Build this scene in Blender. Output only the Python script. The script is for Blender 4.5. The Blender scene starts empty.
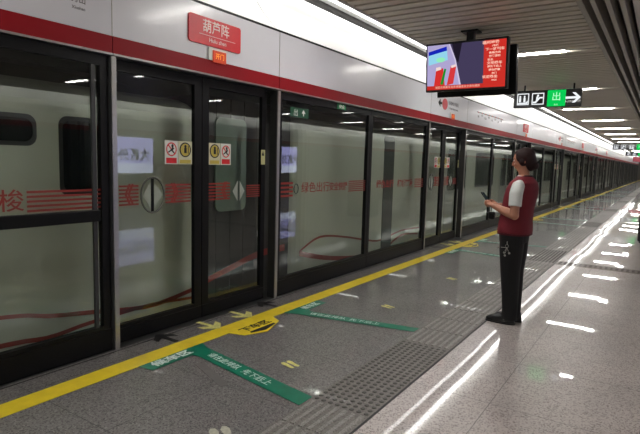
import bpy, bmesh, math, random
from mathutils import Vector, Matrix, Quaternion
random.seed(7)
PI = math.pi
SC = bpy.context.scene
COL = SC.collection

# ------------------------------------------------------------------ camera
YAW, PIT, ROL, FPX = -0.583869599374613, -0.10726446928252709, 0.027742210932329744, 518.11
CAMH = 1.48
fw = Vector((math.sin(YAW)*math.cos(PIT), math.cos(YAW)*math.cos(PIT), math.sin(PIT)))
rt = fw.cross(Vector((0, 0, 1))).normalized(); up = rt.cross(fw)
r2 = rt*math.cos(ROL)+up*math.sin(ROL); u2 = -rt*math.sin(ROL)+up*math.cos(ROL)
cam = bpy.data.cameras.new('camera'); cam_o = bpy.data.objects.new('camera', cam); COL.objects.link(cam_o)
M = Matrix((r2, u2, -fw)).transposed().to_4x4(); M.translation = (0, 0, CAMH); cam_o.matrix_world = M
cam.sensor_width = 36; cam.lens = FPX/640*36; cam.clip_start = .05; cam.clip_end = 300
SC.camera = cam_o
# ------------------------------------------------------------------ world, exposure
w = bpy.data.worlds.new('world'); SC.world = w; w.use_nodes = True
w.node_tree.nodes['Background'].inputs[0].default_value = (.8, .85, .9, 1)
w.node_tree.nodes['Background'].inputs[1].default_value = .02
SC.view_settings.view_transform = 'Standard'; SC.view_settings.look = 'None'
SC.view_settings.exposure = 2.6; SC.view_settings.gamma = 1; SC.view_settings.use_curve_mapping = False
COVE = 1.3       # radiance of the continuous light above the screen doors
CEIL = 11.5      # radiance of the ceiling tubes
ADV = .8
OPP = 1.1        # radiance of the matching cove light on the opposite side of the platform

# ------------------------------------------------------------------ materials
def s2l(c):
    return tuple(((v/255)/12.92 if v/255 <= .04045 else ((v/255+.055)/1.055)**2.4) for v in c)
MATS = {}
def mat(name, rgb, rough=.5, metal=0, coat=0, coat_r=.05, spec=.5, emit=None, es=0, var=0, vscale=30, bump=0):
    if name in MATS: return MATS[name]
    m = bpy.data.materials.new(name); m.use_nodes = True; nt = m.node_tree
    b = nt.nodes['Principled BSDF']; c = (*s2l(rgb), 1)
    b.inputs['Base Color'].default_value = c; b.inputs['Roughness'].default_value = rough
    b.inputs['Metallic'].default_value = metal; b.inputs['Coat Weight'].default_value = coat
    b.inputs['Coat Roughness'].default_value = coat_r; b.inputs['Specular IOR Level'].default_value = spec
    if emit is not None:
        b.inputs['Emission Color'].default_value = (*s2l(emit), 1); b.inputs['Emission Strength'].default_value = es
    tc = nt.nodes.new('ShaderNodeTexCoord'); n = nt.nodes.new('ShaderNodeTexNoise')
    n.inputs['Scale'].default_value = vscale; n.inputs['Detail'].default_value = 4
    nt.links.new(tc.outputs['Object'], n.inputs['Vector'])
    if var:
        mx = nt.nodes.new('ShaderNodeMix'); mx.data_type = 'RGBA'; mx.blend_type = 'MULTIPLY'
        mx.inputs[0].default_value = 1; mx.inputs[6].default_value = c
        cr = nt.nodes.new('ShaderNodeValToRGB'); cr.color_ramp.elements[0].color = (1-var,)*3+(1,); cr.color_ramp.elements[1].color = (1+var*.3,)*3+(1,)
        cr.color_ramp.elements[0].position = .3; cr.color_ramp.elements[1].position = .7
        nt.links.new(n.outputs['Fac'], cr.inputs[0]); nt.links.new(cr.outputs[0], mx.inputs[7]); nt.links.new(mx.outputs[2], b.inputs['Base Color'])
    if bump:
        bp = nt.nodes.new('ShaderNodeBump'); bp.inputs['Strength'].default_value = bump; bp.inputs['Distance'].default_value = .01
        nt.links.new(n.outputs['Fac'], bp.inputs['Height']); nt.links.new(bp.outputs[0], b.inputs['Normal'])
    MATS[name] = m; return m

def stone(name, base, dark, light, scale, rough, coat, joint=None, tile=(.8, .8)):
    m = bpy.data.materials.new(name); m.use_nodes = True; nt = m.node_tree; b = nt.nodes['Principled BSDF']
    L = nt.links.new; tc = nt.nodes.new('ShaderNodeTexCoord')
    v = nt.nodes.new('ShaderNodeTexVoronoi'); v.inputs['Scale'].default_value = scale
    L(tc.outputs['Object'], v.inputs['Vector'])
    sep = nt.nodes.new('ShaderNodeSeparateColor'); L(v.outputs['Color'], sep.inputs[0])
    cr = nt.nodes.new('ShaderNodeValToRGB'); e = cr.color_ramp.elements
    e[0].position = 0; e[0].color = (*s2l(dark), 1); e[1].position = 1; e[1].color = (*s2l(light), 1)
    for p, c in ((.16, dark), (.3, base), (.75, base)):
        q = e.new(p); q.color = (*s2l(c), 1)
    L(sep.outputs[0], cr.inputs[0])
    n = nt.nodes.new('ShaderNodeTexNoise'); n.inputs['Scale'].default_value = 1.1; n.inputs['Detail'].default_value = 6
    L(tc.outputs['Object'], n.inputs['Vector'])
    mr = nt.nodes.new('ShaderNodeMapRange'); mr.inputs[1].default_value = .3; mr.inputs[2].default_value = .7; mr.inputs[3].default_value = .86; mr.inputs[4].default_value = 1.1
    L(n.outputs['Fac'], mr.inputs[0])
    mx = nt.nodes.new('ShaderNodeVectorMath'); mx.operation = 'SCALE'; L(cr.outputs[0], mx.inputs[0]); L(mr.outputs[0], mx.inputs['Scale'])
    out = mx.outputs[0]
    if joint:
        br = nt.nodes.new('ShaderNodeTexBrick'); br.offset = 0; br.inputs['Scale'].default_value = 1
        br.inputs['Brick Width'].default_value = tile[0]; br.inputs['Row Height'].default_value = tile[1]
        br.inputs['Mortar Size'].default_value = .0022; br.inputs['Mortar Smooth'].default_value = .1
        L(tc.outputs['Object'], br.inputs['Vector'])
        m2 = nt.nodes.new('ShaderNodeMix'); m2.data_type = 'RGBA'; L(br.outputs['Fac'], m2.inputs[0]); L(out, m2.inputs[6])
        m2.inputs[7].default_value = (*s2l(joint), 1); out = m2.outputs[2]
    L(out, b.inputs['Base Color'])
    b.inputs['Roughness'].default_value = rough; b.inputs['Coat Weight'].default_value = coat; b.inputs['Coat Roughness'].default_value = .022
    MATS[name] = m; return m

def glass(name, tint, add=0.0):
    m = bpy.data.materials.new(name); m.use_nodes = True; nt = m.node_tree; nt.nodes.clear(); L = nt.links.new
    o = nt.nodes.new('ShaderNodeOutputMaterial'); t = nt.nodes.new('ShaderNodeBsdfTransparent'); g = nt.nodes.new('ShaderNodeBsdfGlossy')
    t.inputs[0].default_value = (*tint, 1); g.inputs['Roughness'].default_value = .012; g.inputs[0].default_value = (.95, 1, .97, 1)
    f = nt.nodes.new('ShaderNodeFresnel'); f.inputs[0].default_value = 1.52
    geo = nt.nodes.new('ShaderNodeNewGeometry')
    ad = nt.nodes.new('ShaderNodeMath'); ad.operation = 'ADD'; ad.inputs[1].default_value = add
    inv = nt.nodes.new('ShaderNodeMath'); inv.operation = 'SUBTRACT'; inv.inputs[0].default_value = 1; L(geo.outputs['Backfacing'], inv.inputs[1])
    ml = nt.nodes.new('ShaderNodeMath'); ml.operation = 'MULTIPLY'
    L(f.outputs[0], ad.inputs[0]); L(ad.outputs[0], ml.inputs[0]); L(inv.outputs[0], ml.inputs[1])
    x = nt.nodes.new('ShaderNodeMixShader'); L(ml.outputs[0], x.inputs[0]); L(t.outputs[0], x.inputs[1]); L(g.outputs[0], x.inputs[2]); L(x.outputs[0], o.inputs[0])
    MATS[name] = m; return m

def emis(name, rgb, s):
    if name in MATS: return MATS[name]
    m = bpy.data.materials.new(name); m.use_nodes = True; nt = m.node_tree; nt.nodes.clear()
    o = nt.nodes.new('ShaderNodeOutputMaterial'); e = nt.nodes.new('ShaderNodeEmission')
    e.inputs[0].default_value = (*s2l(rgb), 1); e.inputs[1].default_value = s; nt.links.new(e.outputs[0], o.inputs[0])
    MATS[name] = m; return m

WHITE = mat('header_white', (222, 221, 228), .35, coat=.3, coat_r=.15, var=.04, vscale=2)
COVEW = mat('cove_white', (240, 240, 238), .6, var=.03, vscale=3)
RED = mat('band_red', (150, 18, 30), .5, spec=.2, var=.05, vscale=4)
BLACK = mat('frame_black', (12, 12, 14), .45, spec=.25, var=.1, vscale=20)
DGREY = mat('frame_dark_grey', (72, 72, 72), .35, metal=.5, var=.08, vscale=20)
STEEL = mat('brushed_steel', (176, 174, 168), .3, metal=.9, var=.1, vscale=60)
GLASS = glass('screen_glass', (.93, .955, .935), .02)
PANE = mat('dark_window', (20, 24, 26), .06, coat=1, var=.1)
SLAT = mat('ceiling_slat', (204, 197, 184), .55, metal=.1, var=.06, vscale=3)
PLENUM = mat('plenum_dark', (30, 29, 28), .9, var=.1)
SOFFIT = mat('soffit_grey', (200, 197, 194), .6, var=.05, vscale=3)
FIN = mat('baffle_grey', (160, 156, 148), .5, var=.08, vscale=3)
YEL = mat('yellow_tape', (255, 226, 52), .4, coat=.4, var=.1, vscale=12)
GRN = mat('green_tape', (16, 128, 100), .35, coat=.4, var=.12, vscale=14)
LYEL = mat('worn_yellow', (232, 226, 140), .5, var=.3, vscale=60)
BLK = mat('black_sticker', (22, 22, 24), .5, var=.1)
WSTK = mat('white_sticker', (226, 228, 222), .5, var=.05)
DECR = mat('glass_red_print', (150, 46, 40), .5, var=.08, vscale=30)
RSTK = mat('red_sticker', (222, 36, 46), .45, var=.06)
YSTK = mat('yellow_sticker', (206, 186, 86), .45, var=.06)
TRAIN = mat('train_paint', (186, 188, 174), .4, coat=.4, coat_r=.1, var=.05, vscale=1.5)
TRIB = mat('train_ribbon_red', (140, 38, 28), .4, coat=.4, var=.08, vscale=5)
BELL = mat('gangway_rubber', (62, 60, 60), .7, var=.15, vscale=8)
CONC = mat('tunnel_concrete', (96, 96, 90), .9, var=.2, vscale=2, bump=.3)
FL_D = stone('granite_dark', (128, 124, 124), (84, 81, 82), (156, 152, 151), 130, .38, .9, (62, 60, 60), (.8, .8))
FL_L = stone('granite_light', (202, 192, 188), (138, 126, 123), (216, 207, 203), 150, .34, 1.0, (104, 99, 98), (.8, .8))
TACM = stone('tactile_stone', (150, 146, 142), (120, 116, 112), (172, 168, 164), 160, .55, .15)
TACD = stone('tactile_groove', (124, 120, 116), (98, 94, 92), (142, 138, 134), 160, .6, .1)
CROSS = stone('crossing_strip_stone', (112, 100, 92), (80, 70, 64), (134, 122, 112), 120, .45, .5)

# ------------------------------------------------------------------ mesh helpers
class MB:
    def __init__(s): s.bm = bmesh.new()
    def box(s, x0, x1, y0, y1, z0, z1, bev=0):
        b = bmesh.new(); r = bmesh.ops.create_cube(b, size=1)
        for v in b.verts:
            v.co = Vector(((x0+x1)/2+v.co.x*(x1-x0), (y0+y1)/2+v.co.y*(y1-y0), (z0+z1)/2+v.co.z*(z1-z0)))
        if bev: bmesh.ops.bevel(b, geom=b.edges[:], offset=bev, segments=2, affect='EDGES', profile=.5)
        return s.add(b)
    def add(s, b, mtx=None):
        if mtx is not None: b.transform(mtx)
        me = bpy.data.meshes.new('tmp'); b.to_mesh(me); b.free(); s.bm.from_mesh(me); bpy.data.meshes.remove(me); return s
    def prism(s, pts, axis, a, c):
        """extrude the 2-D outline pts along axis between a and c"""
        b = s.bm; n = len(pts)
        def P(u, v, h): return {'x': (h, u, v), 'y': (u, h, v), 'z': (u, v, h)}[axis]
        A = [b.verts.new(P(u, v, a)) for u, v in pts]; C_ = [b.verts.new(P(u, v, c)) for u, v in pts]
        fs = [b.faces.new(A), b.faces.new(C_[::-1])]
        for i in range(n): fs.append(b.faces.new((A[i], C_[i], C_[(i+1) % n], A[(i+1) % n])))
        bmesh.ops.recalc_face_normals(b, faces=fs); return s
    def tube(s, pts, rad, n=10, caps=True, flat=1.0):
        b = s.bm; pts = [Vector(p) for p in pts]; R = rad if isinstance(rad, (list, tuple)) else [rad]*len(pts)
        rings = []; prev = None
        for i, p in enumerate(pts):
            t = (pts[min(i+1, len(pts)-1)]-pts[max(i-1, 0)]).normalized()
            ref = Vector((0, 0, 1)) if abs(t.z) < .9 else Vector((1, 0, 0))
            a = t.cross(ref).normalized() if prev is None else (prev-t*prev.dot(t)).normalized()
            prev = a; c = t.cross(a)
            rings.append([b.verts.new(p+(a*math.cos(k*2*PI/n)+c*math.sin(k*2*PI/n)*flat)*R[i]) for k in range(n)])
        fs = []
        for i in range(len(rings)-1):
            for k in range(n): fs.append(b.faces.new((rings[i][k], rings[i][(k+1) % n], rings[i+1][(k+1) % n], rings[i+1][k])))
        if caps: fs += [b.faces.new(rings[0][::-1]), b.faces.new(rings[-1])]
        bmesh.ops.recalc_face_normals(b, faces=fs); return s
    def loft(s, rings, n=24, caps=True):
        """rings: (cx, cy, z, rx, ry[, power])"""
        b = s.bm; rs = []
        for r in rings:
            cx, cy, z, rx, ry = r[:5]; pw = r[5] if len(r) > 5 else 1.0; row = []
            for k in range(n):
                a = 2*PI*k/n; c, d = math.cos(a), math.sin(a)
                row.append(b.verts.new((cx+rx*math.copysign(abs(c)**pw, c), cy+ry*math.copysign(abs(d)**pw, d), z)))
            rs.append(row)
        fs = []
        for i in range(len(rs)-1):
            for k in range(n): fs.append(b.faces.new((rs[i][k], rs[i][(k+1) % n], rs[i+1][(k+1) % n], rs[i+1][k])))
        if caps: fs += [b.faces.new(rs[0][::-1]), b.faces.new(rs[-1])]
        bmesh.ops.recalc_face_normals(b, faces=fs); return s
    def ball(s, c, r, mtx=None, u=20, v=14):
        b = bmesh.new(); bmesh.ops.create_uvsphere(b, u_segments=u, v_segments=v, radius=1)
        rr = r if isinstance(r, (list, tuple)) else (r, r, r)
        for q in b.verts: q.co = Vector((q.co.x*rr[0], q.co.y*rr[1], q.co.z*rr[2]))
        if mtx is not None: b.transform(mtx)
        b.transform(Matrix.Translation(c)); return s.add(b)
    def cyl(s, c, r, h, axis='z', n=24):
        pts = [(c[0]+0, 0)]
        c = Vector(c); d = {'x': Vector((1, 0, 0)), 'y': Vector((0, 1, 0)), 'z': Vector((0, 0, 1))}[axis]
        return s.tube([c-d*h/2, c+d*h/2], r, n)
    def build(s, name, m, parent=None, loc=None, smooth=False):
        me = bpy.data.meshes.new(name); s.bm.to_mesh(me); s.bm.free()
        me.materials.append(m)
        if smooth:
            for p in me.polygons: p.use_smooth = True
        o = bpy.data.objects.new(name, me); COL.objects.link(o)
        if parent: o.parent = parent
        if loc: o.location = loc
        return o
def box(name, m, parent, *d, bev=0): return MB().box(*d, bev=bev).build(name, m, parent)
def thing(name, label, cat, loc=(0, 0, 0), rz=0, group=None):
    o = bpy.data.objects.new(name, None); COL.objects.link(o); o.empty_display_size = .1
    o.location = loc; o.rotation_euler = (0, 0, rz); return tag(o, label, cat, group)
def tag(o, label, cat, group=None, kind=None):
    o['label'] = label; o['category'] = cat
    if group: o['group'] = group
    if kind: o['kind'] = kind
    return o
def struct(o): o['kind'] = 'structure'; return o
def dup(o, parent=None):
    c = o.copy(); COL.objects.link(c); c.parent = parent
    for ch in list(o.children): dup(ch, c)
    return c
# text: flat glyphs lying in a plane given by origin, x direction, y direction (as a mesh)
def text(name, s, size, m, parent, org, xd, yd, align='CENTER', sx=1.0, th=.0006, bold=0):
    cu = bpy.data.curves.new('t', 'FONT'); cu.body = s; cu.size = size; cu.align_x = align; cu.align_y = 'CENTER'
    cu.extrude = th; cu.offset = bold; cu.resolution_u = 3
    t = bpy.data.objects.new('t', cu); COL.objects.link(t)
    bpy.context.view_layer.update()
    me = bpy.data.meshes.new_from_object(t.evaluated_get(bpy.context.evaluated_depsgraph_get()))
    bpy.data.objects.remove(t); bpy.data.curves.remove(cu)
    xd = Vector(xd).normalized(); yd = Vector(yd).normalized(); zd = xd.cross(yd)
    mm = Matrix((xd*sx, yd, zd)).transposed().to_4x4(); mm.translation = org
    me.transform(mm); me.name = name
    me.materials.clear(); me.materials.append(m)
    o = bpy.data.objects.new(name, me); COL.objects.link(o); o.parent = parent
    return o
ON_WALL = dict(xd=(0, 1, 0), yd=(0, 0, 1))       # read from the platform, on the plane of the doors
def rrect(u0, u1, v0, v1, r, n=5):
    P = []
    for cu, cv, a in ((u1-r, v1-r, 0), (u0+r, v1-r, PI/2), (u0+r, v0+r, PI), (u1-r, v0+r, 3*PI/2)):
        for k in range(n+1): P.append((cu+r*math.cos(a+k*PI/2/n), cv+r*math.sin(a+k*PI/2/n)))
    return P
def ring_pts(cu, cv, ru, rv, n=28): return [(cu+ru*math.cos(2*PI*k/n), cv+rv*math.sin(2*PI*k/n)) for k in range(n)]

# ------------------------------------------------------------------ main dimensions
XF = -3.40                 # face of the screen doors and their header
Y0, PITCH, DOORW = 2.395, 6.095, 1.915
NB = 15
YEND = Y0+PITCH*NB-2.2
YBACK = -7.0
XC = 2.05                  # middle of the platform; the far side mirrors the near one
XW = 7.5
ZC = 3.16                  # slatted ceiling
ZV = 3.43                  # cove above the doors

# ------------------------------------------------------------------ the room
def tiled_floor(name, m, x0, x1, t, amp):
    """floor slab whose polished tiles each sit at a very slightly different tilt"""
    bm = bmesh.new(); x = x0; rnd = random.Random(3)
    ys = []; y = YBACK
    while y < YEND: ys.append(y); y += t
    xs = []
    x = x0
    while x < x1-1e-4: xs.append(x); x += t
    for X in xs:
        for Y in ys:
            X2 = min(X+t, x1); Y2 = min(Y+t, YEND); c = rnd.uniform(-amp, amp)*.2-amp*1.3
            a = rnd.uniform(-amp, amp); d = rnd.uniform(-amp, amp)
            v = [bm.verts.new(p) for p in ((X, Y, c-a-d), (X2, Y, c+a-d), (X2, Y2, c+a+d), (X, Y2, c-a+d))]
            bm.faces.new(v)
    b2 = MB(); b2.bm = bm
    b2.box(x0, x1, YBACK, YEND, -.25, -.012)
    return struct(b2.build(name, m))
tiled_floor('floor', FL_L, -1.31, XW, .8, .0007)
tiled_floor('floor_beside_doors', FL_D, XF, -1.735, .8333, .0004)
struct(box('floor_track_bed', CONC, None, -7.2, -3.66, YBACK, YEND, -1.6, -1.3))
struct(box('floor_platform_edge', DGREY, None, -3.66, XF-.002, YBACK, YEND, -.25, -.001))
struct(box('wall_platform_side', CONC, None, -3.66, -3.60, YBACK, YEND, -1.3, -.252))
struct(box('wall_left', CONC, None, -7.4, -7.2, YBACK, YEND, -1.6, 4.4))
struct(box('wall_right', mat('opposite_glass', (70, 74, 70), .2, coat=.5, var=.1, vscale=1), None, XW, XW+.3, YBACK, YEND, 0, 2.2))
struct(box('wall_far', mat('far_wall_grey', (120, 112, 110), .5, var=.1), None, -7.2, XW, YEND, YEND+.2, -1.6, 4.4))
struct(box('wall_back', mat('back_wall_grey', (140, 138, 136), .5, var=.1), None, -7.2, XW, YBACK-.2, YBACK, -1.6, 4.4))
struct(box('ceiling_over_track', CONC, None, -7.2, -3.64, YBACK, YEND, 4.2, 4.4))
struct(box('trim_floor_joint', BLK, None, -1.325, -1.312, YBACK, YEND, -.02, .0015))
struct(box('trim_door_threshold', mat('threshold_line', (44, 43, 44), .5, var=.1), None, -3.372, -3.362, YBACK, YEND, -.01, .002))

# tactile guiding strip: alternating runs of long bars and fields of round studs
def tactile():
    g = MB().box(-1.735, -1.325, YBACK, YEND, -.02, .0005); struct(g.build('floor_tactile_bed', TACD))
    bars = MB(); studs = MB(); y = YBACK
    fields = []
    for i in range(-1, NB):
        fields.append((Y0+PITCH*i+.18, Y0+PITCH*i+1.55))
    def infield(v): return any(a-1e-3 <= v < b for a, b in fields)
    xs = [-1.70+k*(.34/6) for k in range(7)]
    seg = YBACK
    edges = sorted([YBACK]+[e for f in fields for e in f if e > YBACK]+[YEND])
    for a, b in zip(edges[:-1], edges[1:]):
        if infield((a+b)/2):
            yy = a+.03
            while yy < b-.02:
                for k in range(8):
                    if yy > 34: break
                    xx = -1.705+k*.05
                    n = 8; r0, r1 = .0165, .012
                    lo = [studs.bm.verts.new((xx+r0*math.cos(2*PI*j/n), yy+r0*math.sin(2*PI*j/n), .0006)) for j in range(n)]
                    hi = [studs.bm.verts.new((xx+r1*math.cos(2*PI*j/n), yy+r1*math.sin(2*PI*j/n), .005)) for j in range(n)]
                    studs.bm.faces.new(hi)
                    for j in range(n): studs.bm.faces.new((lo[j], lo[(j+1) % n], hi[(j+1) % n], hi[j]))
                yy += .05
        else:
            yy = a
            while yy < b-.1:
                y2 = min(yy+.4, b)
                for xx in xs: bars.prism([(xx-.017, .0006), (xx+.017, .0006), (xx+.012, .0055), (xx-.012, .0055)], 'y', yy+.008, y2-.008)
                yy = y2
    struct(bars.build('floor_tactile_bars', TACM)); struct(studs.build('floor_tactile_studs', mat('stud_dark', (88, 85, 82), .5, var=.2)))
tactile()
# stone band crossing the light floor beside the tactile strip
c = MB().box(-1.30, XW-.01, 8.62, 8.92, -.01, .0025); struct(c.build('floor_crossing_band', CROSS))
c = MB()
x = -1.27
while x < 3:
    for yy in (8.70, 8.77, 8.84): c.box(x, x+.035, yy-.016, yy+.016, .0026, .006)
    x += .07
struct(c.build('floor_crossing_studs', mat('stud_brown', (70, 60, 56), .5, var=.2)))

# ceiling: transverse slats under a dark void, longitudinal baffles, flat soffit
LIGHT_Y = [8.36+4.108*k for k in range(-3, 20)]
struct(box('ceiling', PLENUM, None, -3.00, XW-.43, YBACK, YEND, ZC+.16, ZC+.2))
sl = MB(); y = YBACK
while y < YEND-.2:
    if not any(ly-.13 < y+.12 and y < ly+.13 for ly in LIGHT_Y):
        sl.box(-2.97, -.89, y, y+.125, ZC, ZC+.03)
    else:
        for a, b in ((y, y+.125),):
            for ly in LIGHT_Y:
                if ly-.13 < b and a < ly+.13:
                    if a < ly-.07: sl.box(-2.97, -.89, a, ly-.075, ZC, ZC+.03)
                    if b > ly+.07: sl.box(-2.97, -.89, ly+.075, b, ZC, ZC+.03)
    y += .180
struct(sl.build('ceiling_slats', SLAT))
sr = MB(); y = YBACK
while y < 40:
    sr.box(3.45, XW-.44, y, y+.125, ZC, ZC+.03); y += .180
struct(sr.build('ceiling_slats_far_side', SLAT))
struct(box('ceiling_edge_rail', FIN, None, -.885, -.83, YBACK, YEND, ZC-.03, ZC+.12))
for k, xx in enumerate((-.735, -.61, -.49)):
    struct(box('ceiling_baffle', FIN, None, xx-.022, xx+.022, YBACK, YEND, ZC-.05, ZC+.14))
struct(box('ceiling_soffit', SOFFIT, None, -.41, 3.4, YBACK, YEND, ZC-.02, ZC+.12))

# ------------------------------------------------------------------ ceiling lights
TUBE = emis('tube_light', (255, 252, 246), CEIL)
def make_ceil_light():
    t = thing('ceiling_light', '', 'ceiling light')
    box('housing', BLACK, t, -1.62, .40, -.07, .07, .02, .10)
    box('diffuser', TUBE, t, -1.24, .0, -.05, .05, -.005, .018)
    return t
ordn = ['nearest', 'second', 'third', 'fourth', 'fifth', 'sixth', 'seventh', 'eighth', 'ninth', 'tenth', 'eleventh', 'twelfth', 'thirteenth',
        'fourteenth', 'fifteenth', 'sixteenth', 'seventeenth', 'eighteenth', 'nineteenth', 'twentieth', 'twenty-first', 'twenty-second']
pl = None
for k, ly in enumerate(LIGHT_Y):
    o = make_ceil_light() if pl is None else dup(pl)
    if pl is None: pl = o
    o.location = (-1.36, ly, ZC)
    i = k-3
    if i < 0: o['label'] = 'white ceiling strip light overhead, mirrored in the door glass, %s' % ('farthest back', 'above the photographer', 'nearest the hanging screen')[k]
    elif i == 0: o['label'] = 'bright white strip light in the slatted ceiling, directly behind the hanging screen'
    else: o['label'] = 'white strip light crossing the slatted ceiling, %s one beyond the hanging screen' % ordn[i]
    o['group'] = 'strip lights across the slatted ceiling'

OPPM = emis('opposite_cove_diffuser', (255, 252, 246), OPP)
struct(box('wall_right_header', WHITE, None, XW-.05, XW+.3, YBACK, YEND, 2.337, 2.80)); struct(box('trim_red_band', RED, None, XW-.055, XW+.3, YBACK, YEND, 2.201, 2.336))
struct(MB().prism([(XW, 2.801), (XW+.2, 3.0), (XW+.36, 3.22), (XW+.4, ZV+.1), (XW+.5, ZV+.1), (XW+.5, 2.801)], 'y', YBACK, YEND).build('wall_right_cove', COVEW))
struct(box('trim_cove_upstand', COVEW, None, XW-.43, XW-.40, YBACK, YEND, ZC-.01, ZV+.06)); struct(box('ceiling_opposite_cove', COVEW, None, XW-.43, XW+.4, YBACK, YEND, ZV+.06, ZV+.09))
for k in range(12):
    t = thing('cove_light', 'slim glowing cove light along the opposite side, mirrored in the door glass', 'cove light', (XW, -6.5+k*7.2, 0), group='cove lights on the opposite side')
    box('diffuser', OPPM, t, .10, .30, 0, 7.0, ZV-.01, ZV+.02); box('housing', DGREY, t, .08, .32, 0, 7.0, ZV+.021, ZV+.05)
for k in range(13):
    y = -5.25+4.108*k
    if y > 50: break
    for xx, row in ((3.93, 'opposite'), (1.60, 'middle')):
        t = thing('ceiling_light', 'white strip light of the %s ceiling row, mirrored in the door glass' % row, 'ceiling light', (xx, y, ZC-(.0 if row == 'opposite' else .03)), group='strip lights of the %s row' % row)
        wd = 1.10 if row == 'opposite' else .80
        box('diffuser', emis('tube_light_far', (255, 252, 246), CEIL*.5) if row == 'opposite' else emis('tube_light_dim', (255, 252, 246), CEIL*.25), t, 0, wd, -.05, .05, -.005, -.001 if row == 'middle' else .018); 
        if row == 'middle': box('housing', BLACK, t, -.02, wd+.02, -.07, .07, -.0009, .009)
        else: box('housing', BLACK, t, -.4, wd+.2, -.07, .07, .035, .10)
# ------------------------------------------------------------------ screen doors
def frame_bars(mb, x0, x1, y0, y1, z0, z1, st, top, bot):
    mb.box(x0, x1, y0, y0+st, z0, z1); mb.box(x0, x1, y1-st, y1, z0, z1)
    mb.box(x0, x1, y0+st, y1-st, z1-top, z1); mb.box(x0, x1, y0+st, y1-st, z0, z0+bot); return mb
ZT = 2.195
def post():
    t = thing('door_post', '', 'door post')
    box('core', DGREY, t, XF-.10, XF-.008, -.05, .0, 0, ZT)
    box('steel_trim', STEEL, t, XF-.007, XF, -.04, .0, 0, ZT)
    return t
def stripes(y0, y1, n=5, z0=1.085, z1=1.225, x=-3.4265, name='red_stripes', parent=None, m=None):
    mb = MB(); h = (z1-z0)/(2*n-1)
    for k in range(n): mb.box(x, x+.001, y0, y1, z0+2*k*h, z0+(2*k+1)*h)
    return mb.build(name, m or DECR, parent)
XP = -3.425   # front of fixed panel frames
def fixed(kind):
    """fixed glass panel, local y from 0 to L"""
    L = 2.04
    t = thing('glass_screen', '', 'glass panel')
    frame_bars(MB(), XP-.05, XP, 0, L, .17, ZT, .06, .075, .03).build('frame', BLACK, t)
    box('glass_pane', GLASS, t, XP-.030, XP-.018, .0605, L-.0605, .2005, ZT-.0755)
    box('kick_plate', BLACK, t, XP-.06, XP+.006, 0, L, .004, .168)
    xg = XP-.017
    if kind == 'bar':
        box('push_bar', BLACK, t, XP-.016, XP+.03, .062, L-.09, 1.00, 1.085, bev=.008)
        text('lettering', '穿梭', .15, DECR, t, (xg, 1.27, 1.165), **ON_WALL, sx=1.1, bold=.001)
        stripes(1.45, L-.005, 5, 1.095, 1.235, xg, parent=t)
        box('stile', DGREY, t, XP-.016, XP+.004, L-.13, L-.10, .2, ZT-.08)
    elif kind == 'exit':
        text('lettering', '绿色出行', .13, DECR, t, (xg, .76, 1.165), **ON_WALL, sx=1.15, bold=.001)
        text('lettering', '安全快捷', .11, DECR, t, (xg, 1.27, 1.165), **ON_WALL, sx=1.0, bold=.002)
        stripes(1.52, L-.07, 6, 1.095, 1.235, xg, parent=t)
        stripes(.065, .3, 4, 1.08, 1.24, xg, parent=t)
        mb = MB(); mb.tube([(xg+.002, .36+.04*math.cos(a*PI/6), 1.165+.055*math.sin(a*PI/6)) for a in range(13)], .005, 6); mb.build('emblem', mat('emblem_dark', (60, 70, 68), .5, var=.1), t)
        e = MB().box(xg, xg+.002, .22, .57, 1.955, 2.06).build('exit_sticker', mat('exit_dark_green', (26, 84, 58), .5, emit=None, var=.1), t)
        text('sticker_text', '出', .085, WSTK, e, (xg+.003, .32, 2.0), **ON_WALL)
        MB().prism([(.46, 1.975), (.475, 1.975), (.475, 2.005), (.505, 2.005), (.467, 2.045), (.43, 2.005), (.46, 2.005)], 'x', xg+.0022, xg+.0035).build('sticker_arrow', WSTK, e)
        e = MB().box(XP+.0005, XP+.002, 1.15, 1.36, 2.125, 2.192).build('number_sticker', mat('exit_green', (20, 140, 80), .5, var=.1), t)
        text('sticker_text', '安全', .05, WSTK, e, (XP+.003, 1.26, 2.158), **ON_WALL, sx=1.3, bold=.002)
    elif kind == 'plain':
        text('lettering', '绿色出行', .12, DECR, t, (xg, .55, 1.165), **ON_WALL, sx=1.2, bold=.003)
        text('lettering', '榕城穿梭', .12, DECR, t, (xg, 1.25, 1.165), **ON_WALL, sx=1.2, bold=.003)
        stripes(1.62, L-.07, 5, 1.095, 1.235, xg, parent=t)
    return t
XD = -3.49
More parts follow.
